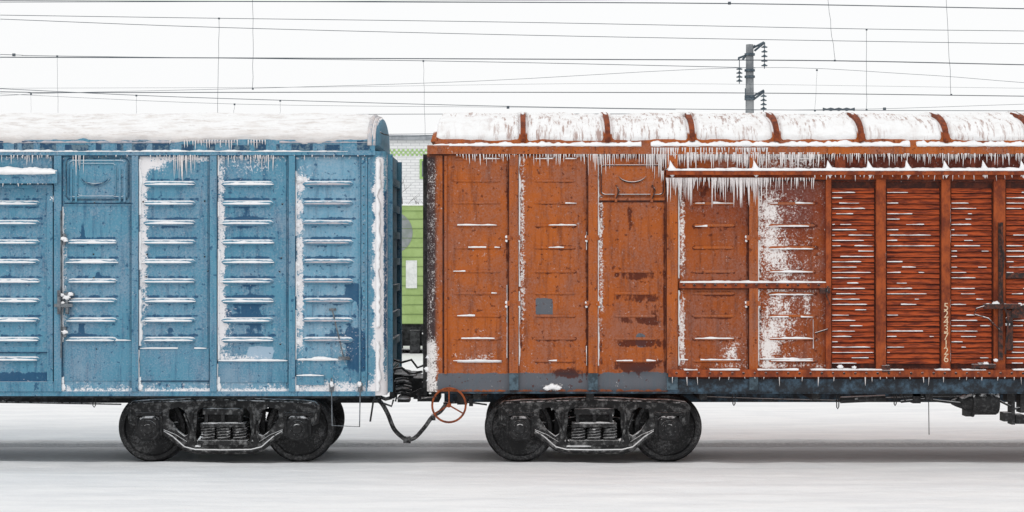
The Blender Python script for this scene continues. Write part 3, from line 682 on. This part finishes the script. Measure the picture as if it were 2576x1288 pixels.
mb.tube([(X(1920),.15,Z(1008)),(X(1950),.15,Z(1008))],.022,8); mb.tube([(X(2118),.15,Z(1008)),(X(2232),.15,Z(1003))],.045,8); mb.tube([(X(2232),.15,Z(1003)),(X(2420),.15,Z(1000))],.012,6)
for x,b in ((1848,1022),(2110,1030),(2255,1022),(2280,1010)): mb.tube([(X(x-3),.1,Z(986)),(X(x-2),.1,Z(b-4)),(X(x),.1,Z(b)),(X(x+3),.1,Z(b-5)),(X(x+4),.1,Z(986))],.008,5)
mb.tube([(X(2340),.1,Z(1012)),(X(2341),.1,Z(1095))],.006,5)
mb.box(X(2300),X(2320),.1,.3,Z(1016),Z(990)); mb.box(X(2270),X(2410),.1,.25,Z(998),Z(988)); mb.tube([(X(2270),.12,Z(1012)),(X(2330),.12,Z(1006)),(X(2420),.12,Z(1016))],.018,6)
mb.lathe((X(2450),.2,Z(1014)),[(-.26,.03),(-.2,.06),(-.06,.11),(-.0,.14),(0,.195),(.03,.20),(.03,.17),(.33,.17),(.36,.15),(.37,.0)],28,'x')
mb.box(X(2436),X(2450),.15,.4,Z(1050),Z(990))
for x,z0,z1,w in ((2530,1040,1062,20),(2550,990,1070,8),(2560,1045,1068,22),(2538,990,1010,12),(2572,990,1040,10),(2600,990,1060,14)): mb.box(X(x),X(x+w),.1,.35,Z(z1),Z(z0))
mb.tube([(X(2520),.15,Z(1010)),(X(2560),.15,Z(1030)),(X(2640),.15,Z(1020))],.015,6); mb.tube([(X(2530),.2,Z(1050)),(X(2640),.2,Z(1052))],.018,6)
mb.obj('underframe_and_brake_cylinder',m_iron,org,True,40)
mb=MB(); c0=(X(1130),-.10,Z(1018)); r=42/S
mb.tube([(c0[0]+r*math.cos(a),c0[1]+.05*math.sin(a),c0[2]+r*math.sin(a)) for a in np.linspace(0,2*math.pi,40,endpoint=False)],.014,8,closed=True)
for a in (math.pi/2,math.pi*7/6,-math.pi/6): mb.tube([c0,(c0[0]+r*math.cos(a),c0[1],c0[2]+r*math.sin(a))],.010,6)
mb.lathe((c0[0],c0[1]-.02,c0[2]),[(0,0),(0,.03),(.04,.03),(.35,.02)],14)
mb.obj('hand_brake_wheel',m_ruststeel,org,True,40)
bogie(1495,org); bogie(1105+OR-1495,org); coupling(org,-1)
mb=MB()
for z in range(440,960,70): mb.box(X(940)+R-.004,X(940)+R+.04,.4,2.7,Z(z+18),Z(z))
for y in (.35,2.7): mb.box(X(940)+R-.004,X(940)+R+.06,y,y+.08,Z(990),Z(385))
mb.obj('end_wall_ribs',m_blue,blue)
mb=MB()
for z in range(440,960,70): mb.box(X(1105)-R-.04,X(1105)-R+.004,.4,2.7,Z(z+18),Z(z))
for y in (.35,2.7): mb.box(X(1105)-R-.06,X(1105)-R+.004,y,y+.08,Z(980),Z(385))
mb.obj('end_wall_ribs',m_black,org)

# =============== BACKGROUND GREEN WAGON ===============
g=empty('freight_boxcar.002'); yG=32
m_green=simple('green_wagon_paint',lin(162,186,122),lin(146,170,106),2,.7,.2,det=6)
m_gseam=simple('green_seam',lin(104,124,78),lin(124,144,94),6,.7,.1)
m_lil=simple('grey_painted_arch',lin(132,140,136),lin(148,152,154),4,.7,.1)
m_wp=simple('white_panel',lin(228,230,228),lin(210,214,210),8,.7,.1)
mb=MB(); a=P(1000,815,yG); b=P(1070,517,yG); x0,x1=-14,8
mb.box(x0,x1,yG,yG+3,a[2],b[2]-.12)
mb.box(x0-.05,x1+.05,yG-.04,yG+3.04,b[2]-.14,b[2])
mb.obj('body',m_green,g)
mb=MB()
for k in range(12): 
    z=a[2]+k*.27; mb.box(x0,x1,yG-.018,yG+.002,z,z+.014)
mb.obj('plank_seams',m_gseam,g)
mb=MB()
for k in range(8):
    cx=P(985,0,yG)[0]+(k-4)*3.1
    z0=P(0,530,yG)[2]; 
    mb.lathe((cx,yG-.012,z0-.62),[(0,.60),(.008,.60)],32)
mb.obj('painted_arches',m_lil,g)
mb=MB()
for k in range(5):
    p=P(1021,725,yG-.04); q=P(1049,655,yG-.04); dx=(k-3)*3.1; mb.box(p[0]+dx,q[0]+dx,yG-.04,yG,p[2],q[2])
mb.obj('white_panels',m_wp,g)
mb=MB(); mb.box(x0,x1,yG+.1,yG+2.9,.15,a[2]); 
for k in range(60): 
    xx=x0+.3+k*.36; mb.box(xx,xx+random.uniform(.1,.4),yG-.05,yG+.5,random.uniform(-.3,.1),.6)
for xc in (-11,-9,-5.6,-3.7,3,5): mb.lathe((xc,yG+.1,.4),[(0,.47),(.13,.47)],32)
mb.obj('undergear',m_black,g)
ms=MB(); ms.snowx(x0,x1,b[2],yG-.05,yG+3,.06,.1)
for k in range(30): xx=x0+.7*k; ms.snowx(xx,xx+.4,random.uniform(.0,.7),yG-.16,yG+.3,.03,cover=-.1)
ms.obj('settled_snow',m_snow,g,True)

# =============== BUILDING ===============
bd=empty('white_brick_building'); yB=92
t=NT('white_brick'); sp=t.n('ShaderNodeSeparateXYZ'); cb=t.n('ShaderNodeCombineXYZ'); t.l(t.tc,sp.inputs[0]); t.l(sp.outputs[0],cb.inputs[0]); t.l(sp.outputs[2],cb.inputs[1])
br=t.n('ShaderNodeTexBrick'); t.l(cb.outputs[0],br.inputs['Vector']); br.inputs['Scale'].default_value=1.0; br.inputs['Brick Width'].default_value=.5; br.inputs['Row Height'].default_value=.16; br.inputs['Mortar Size'].default_value=.02
br.inputs['Color1'].default_value=(.80,.81,.81,1); br.inputs['Color2'].default_value=(.72,.73,.73,1); br.inputs['Mortar'].default_value=(.55,.56,.57,1)
m_brick=t.fin(br.outputs['Color'],.8)
m_gt=simple('green_tiles',lin(166,198,130),lin(146,184,112),5,.6,.1); m_roofg=simple('grey_parapet',lin(160,165,170),lin(130,135,140),2,.7,.1); m_glass=simple('window_glass',(.12,.14,.16,1),(.2,.22,.24,1),1,.15,.0)
zt=P(0,352,yB)[2]; mb=MB(); mb.box(-30,22,yB,yB+12,-.3,zt); mb.obj('walls',m_brick,bd)
mb=MB(); mb.box(-30.2,22.2,yB-.2,yB+12.2,zt,zt+.28); mb.obj('parapet',m_roofg,bd)
mb=MB(); mgl=MB(); z0=P(0,392,yB)[2]; z1=P(0,375,yB)[2]; cw_=(z1-z0)/3
nx=int(52/cw_)
for i in range(nx):
    for j in range(3):
        if (i+j)%2==0: xx=-30+i*cw_; mb.box(xx,xx+cw_*.98,yB-.03,yB+.01,z0+j*cw_,z0+j*cw_+cw_*.98)
for k in range(12):
    for (q0,q1) in ((400,450),(520,570)):
        zz1=P(0,q0,yB)[2]; zz0=P(0,q1,yB)[2]; xx=P(1056,0,yB)[0]+(k-6)*4.2
        mb.box(xx,xx+.12,yB-.05,yB+.01,zz0,zz1); mb.box(xx+1.9,xx+2.02,yB-.05,yB+.01,zz0,zz1); mb.box(xx+.12,xx+1.9,yB-.05,yB+.01,zz1-.12,zz1); mb.box(xx+.12,xx+1.9,yB-.05,yB+.01,zz0,zz0+.12); mb.box(xx+.95,xx+1.05,yB-.05,yB+.01,zz0+.12,zz1-.12)
        mgl.box(xx+.12,xx+1.9,yB-.02,yB+.01,zz0+.12,zz1-.12)
mb.obj('green_checker_band_and_window_frames',m_gt,bd); mgl.obj('window_glass',m_glass,bd)
mb=MB(); mb.snowx(-30,22,zt+.28,yB-.2,yB+8,.15,.1); mb.obj('roof_snow',m_snow,bd,True)

# =============== TREE ===============
mb=MB()
def branch(p,d,L,r,lv):
    pts=[Vector(p)]; d=Vector(d).normalized(); n=5
    for i in range(n):
        d=(d+Vector((random.uniform(-.16,.16),random.uniform(-.16,.16),random.uniform(-.05,.12)))).normalized()
        pts.append(pts[-1]+d*L/n)
    mb.tube(pts,[r*(1-.7*i/n) for i in range(n+1)],5 if lv else 8)
    if lv>=4: return
    for k in range(4 if lv<3 else 3):
        i=random.randint(2,n); a=random.uniform(0,6.28); s=random.uniform(.45,.9)
        dd=(d+Vector((math.cos(a)*s,math.sin(a)*s,random.uniform(-.05,.4)))).normalized()
        branch(pts[i],dd,L*random.uniform(.5,.75),r*.5,lv+1)
tp=P(1002,0,50)
branch((tp[0],50,-.1),(0.08,0,1),2.9,.12,0)
mb.obj('bare_tree',simple('bark',(.10,.09,.085,1),(.2,.19,.18,1),8,.9,.3),None,True)

# =============== POLE ===============
pole=empty('catenary_pole'); yP=65
def Q(px,py,dy=0): return P(px,py,yP+dy)
mb=MB(); b=Q(1886,113); top=b[2]
mb.lathe((b[0],yP,-.2),[(0,.25),(top+.2,.165),(top+.22,.15),(top+.22,0)],20,'z')
mb.obj('concrete_mast',simple('concrete',lin(112,116,120),lin(146,149,151),2,.9,.3),pole,True,40)
mb=MB()
def bar(a,b,r=.045): mb.tube([Q(*a),Q(*b)],r,6)
bar((1868,150),(1900,114)); bar((1880,128),(1922,106)); bar((1898,128),(1922,108)); bar((1858,146),(1886,136)); bar((1859,144),(1858,150)); bar((1922,106),(1923,112))
bar((1876,252),(1922,227)); bar((1896,250),(1920,232)); bar((1921,228),(1921,234)); bar((1876,222),(1876,250)); 
for y in (140,180,196,246,252): mb.lathe((b[0],yP,Q(0,y)[2]),[(0,.23),(.10,.23)],14,'z')
bar((1860,150),(1860,168),.02)
mb.obj('brackets',simple('bracket_steel',lin(60,72,82),lin(90,102,110),6,.6,.2),pole)
mb=MB()
for px,a,bq in ((1860,168,208),(1923,112,170),(1921,236,278)):
    z0=Q(px,bq)[2]; z1=Q(px,a)[2]; x=Q(px,a)[0]; n=max(3,int((z1-z0)/.17))
    mb.tube([(x,yP,z0-.05),(x,yP,z1+.1)],.02,6)
    for i in range(n):
        zz=z0+(z1-z0)*(i+.5)/n; mb.lathe((x,yP,zz),[(-.05,.05),(-.04,.13),(0,.14),(.03,.06),(.06,.04)],14,'z')
mb.obj('insulators',simple('insulator',lin(62,76,86),lin(94,108,116),6,.3,.1),pole,True,50)

# =============== WIRES ===============
mb=MB()
def wire(pts,y,r,n=5):
    out=[P(px,py,y) for px,py in pts]
    v=[Vector(o) for o in out]
    if pts[0][0]<=0: v.insert(0,v[0]+(v[0]-v[1]).normalized()*6)
    if pts[-1][0]>=2576: v.append(v[-1]+(v[-1]-v[-2]).normalized()*6)
    mb.tube(catmull(v,5),r*(D+y)/D,n)
wire([(0,2),(1000,5),(1835,9),(2576,22)],5,.0070)
wire([(0,38),(550,46),(1300,56),(2180,73),(2576,78)],16,.0042)
wire([(0,48),(550,69),(1300,88),(2000,101),(2576,110)],16,.0042)
wire([(0,137),(144,141),(1065,153),(1700,166),(1900,171)],20,.0042)
wire([(0,144),(630,146),(1600,150),(2100,153),(2576,163)],6,.0070)
wire([(0,231),(144,233),(1000,232),(1880,234),(2576,242)],8,.0056)
wire([(0,223),(350,240),(700,252),(1300,268),(1880,276),(2576,279)],22,.0044)
wire([(0,241),(144,234),(640,222),(1200,204),(1880,170),(2300,187),(2576,208)],30,.0028)
wire([(0,222),(800,219),(1600,210),(2576,222)],30,.0018)
wire([(0,291),(600,289),(1100,287),(1880,287),(2576,292)],24,.0042)
wire([(0,236),(600,262),(1300,270),(1700,276)],34,.0024)
wire([(940,342),(1020,344),(1110,339)],40,.004); wire([(940,338),(1110,336)],40,.003)
wire([(1890,277),(2200,274),(2576,262)],30,.0026)
wire([(0,6),(1500,0),(2576,-14)],5,.003)
def drop(x0,y0,x1,y1,y,r=.0028):
    v=[]
    for i in range(9):
        t=i/8; p=P(x0+(x1-x0)*t,y0+(y1-y0)*t,y); v.append((p[0]+.008*random.uniform(-1,1),p[1],p[2]))
    mb.tube(v,r*(D+y)/D,5); 
    for (a,b) in ((x0,y0),(x1,y1)):
        if 0<b<300:
            p=P(a,b,y); s=.011*(D+y)/D; mb.box(p[0]-s,p[0]+s,y-s,y+s,p[2]-s*1.2,p[2]+s*.8)
drop(551,46,547,289,16); drop(636,-10,636,223,8); drop(144,141,146,291,20,.002); drop(1065,153,1070,344,20,.002); drop(2082,-10,2100,152,6); drop(2380,-10,2393,238,8); drop(2180,74,2180,276,16); drop(2055,176,2050,278,30,.0016); drop(343,240,343,290,22,.0016); drop(705,253,705,289,22,.0016); drop(78,236,78,290,30,.0012); drop(590,262,588,289,30,.0018)
for px,py,y in ((35,138,20),(1835,8,5),(2225,274,30),(1278,270,22)):
    p=P(px,py,y); s=.018*(D+y)/D; mb.box(p[0]-s,p[0]+s,y-s,y+s,p[2]-s,p[2]+s)
pts=[P(x,275,30) for x in range(2070,2160,10)]; mb.tube(pts,[.02 if i%2 else .05 for i in range(len(pts))],6)
mb.obj('overhead_wires',simple('wire_metal',(.08,.10,.12,1),(.13,.15,.17,1),2,.6,.1),None,True)

# =============== TRACK + GROUND ===============
mb=MB()
for y in (.74,2.36):
    mb.box(-30,30,y-.035,y+.035,-.135,-.108); mb.box(-30,30,y-.01,y+.01,-.22,-.135); mb.box(-30,30,y-.07,y+.07,-.24,-.22)
for k in range(-40,41): mb.box(k*.6-.12,k*.6+.12,.2,2.9,-.42,-.24)
mb.obj('railway_track',m_grey)
def sg_(v): return 1/(1+math.exp(-max(-40,min(40,v))))
def gz(x,y):
    z=-.075
    tr=sg_((y-.42)/.035)*sg_((2.95-y)/.05)
    z-=.014*tr
    if 2.9<y<6: z+=.06*math.exp(-((y-3.15)/.25)**2)
    if y>2.9: z+=.01
    if -2<y<.5: z+=.025*math.exp(-((y-.2)/.22)**2)*(1+.6*N(x*1.7,2))
    a=1 if abs(x)<30 and -12<y<30 else .3
    z+=a*(.020*N(x*.35,y*1.1,1)+.012*N(x*1.2,y*3,4)+.006*N(x*5,y*7,8))*(1-.85*tr)
    if y<-1.2: z+=.05*max(0,N(x*.22+4,y*1.3,6))
    return z
def axis(l,h,fine,lo,hi):
    out=list(np.arange(lo,hi,fine)); s=fine; v=lo
    pre=[]
    while v>l: s*=1.35; v-=s; pre.append(v)
    post=[]; s=fine; v=hi
    while v<h: post.append(v); s*=1.35; v+=s
    return pre[::-1]+out+post+[h]
xs=[float(v) for v in axis(-700,700,.07,-9,9)]; ys=[float(v) for v in axis(-60,1500,.05,-7,4.5)]
V=[(x,y,gz(x,y)) for y in ys for x in xs]; n=len(xs)
F=[(i*n+j,i*n+j+1,(i+1)*n+j+1,(i+1)*n+j) for i in range(len(ys)-1) for j in range(n-1)]
mb=MB(); mb.v=V; mb.f=F
t=NT('ground_snow'); n1=t.noise(1.2,(.5,1.6,1),detail=5,rough=.65); n2=t.noise(18,detail=4,rough=.7)
c=t.mix(t.step(n1,.35,.65),(.81,.815,.825,1),(.89,.89,.89,1))
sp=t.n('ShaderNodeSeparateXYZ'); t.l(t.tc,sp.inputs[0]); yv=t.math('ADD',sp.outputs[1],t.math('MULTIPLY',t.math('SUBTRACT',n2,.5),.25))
shade_band=t.math('MULTIPLY',t.step(yv,.30,.5),t.math('SUBTRACT',1.0,t.step(yv,2.9,3.05)))
c=t.mix(t.math('MULTIPLY',shade_band,t.math('ADD',.55,t.math('MULTIPLY',n1,.6))),c,(.60,.60,.615,1))  # shade beneath the train, put into the snow colour as a grey strip
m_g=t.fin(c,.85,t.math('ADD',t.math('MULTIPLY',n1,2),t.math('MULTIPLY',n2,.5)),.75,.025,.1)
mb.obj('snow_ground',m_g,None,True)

# =============== LIGHT / WORLD / CAMERA ===============
w=bpy.data.worlds.new('World'); bpy.context.scene.world=w; w.use_nodes=True; nt=w.node_tree
el,az=math.radians(48),math.radians(200)
sky=nt.nodes.new('ShaderNodeTexSky'); sky.sky_type='NISHITA'; sky.sun_disc=False; sky.sun_elevation=el; sky.sun_rotation=az
hs=nt.nodes.new('ShaderNodeHueSaturation'); hs.inputs['Saturation'].default_value=.1; nt.links.new(sky.outputs[0],hs.inputs['Color'])
mx=nt.nodes.new('ShaderNodeMix'); mx.data_type='RGBA'; mx.inputs[0].default_value=.9; nt.links.new(hs.outputs[0],mx.inputs[6]); mx.inputs[7].default_value=(10.1,10.15,10.2,1)
bg=nt.nodes['Background']; bg.inputs['Strength'].default_value=.1; nt.links.new(mx.outputs[2],bg.inputs[0])
sl=bpy.data.lights.new('sun','SUN'); sl.energy=.6; sl.angle=math.radians(25); sl.color=(1,.98,.96)
so=bpy.data.objects.new('sun',sl); col.objects.link(so)
d=Vector((math.sin(math.radians(200))*math.cos(el),math.cos(math.radians(200))*math.cos(el),math.sin(el)))
so.rotation_euler=d.to_track_quat('Z','Y').to_euler()
cam=bpy.data.cameras.new('camera'); co=bpy.data.objects.new('camera',cam); col.objects.link(co)
co.location=(0,-D,CZ); co.rotation_euler=(math.pi/2,0,0); cam.sensor_width=36; cam.lens=36*D/(2576/S); cam.clip_end=4000
bpy.context.scene.camera=co
vs=bpy.context.scene.view_settings; vs.view_transform='Standard'; vs.look='None'; vs.exposure=0
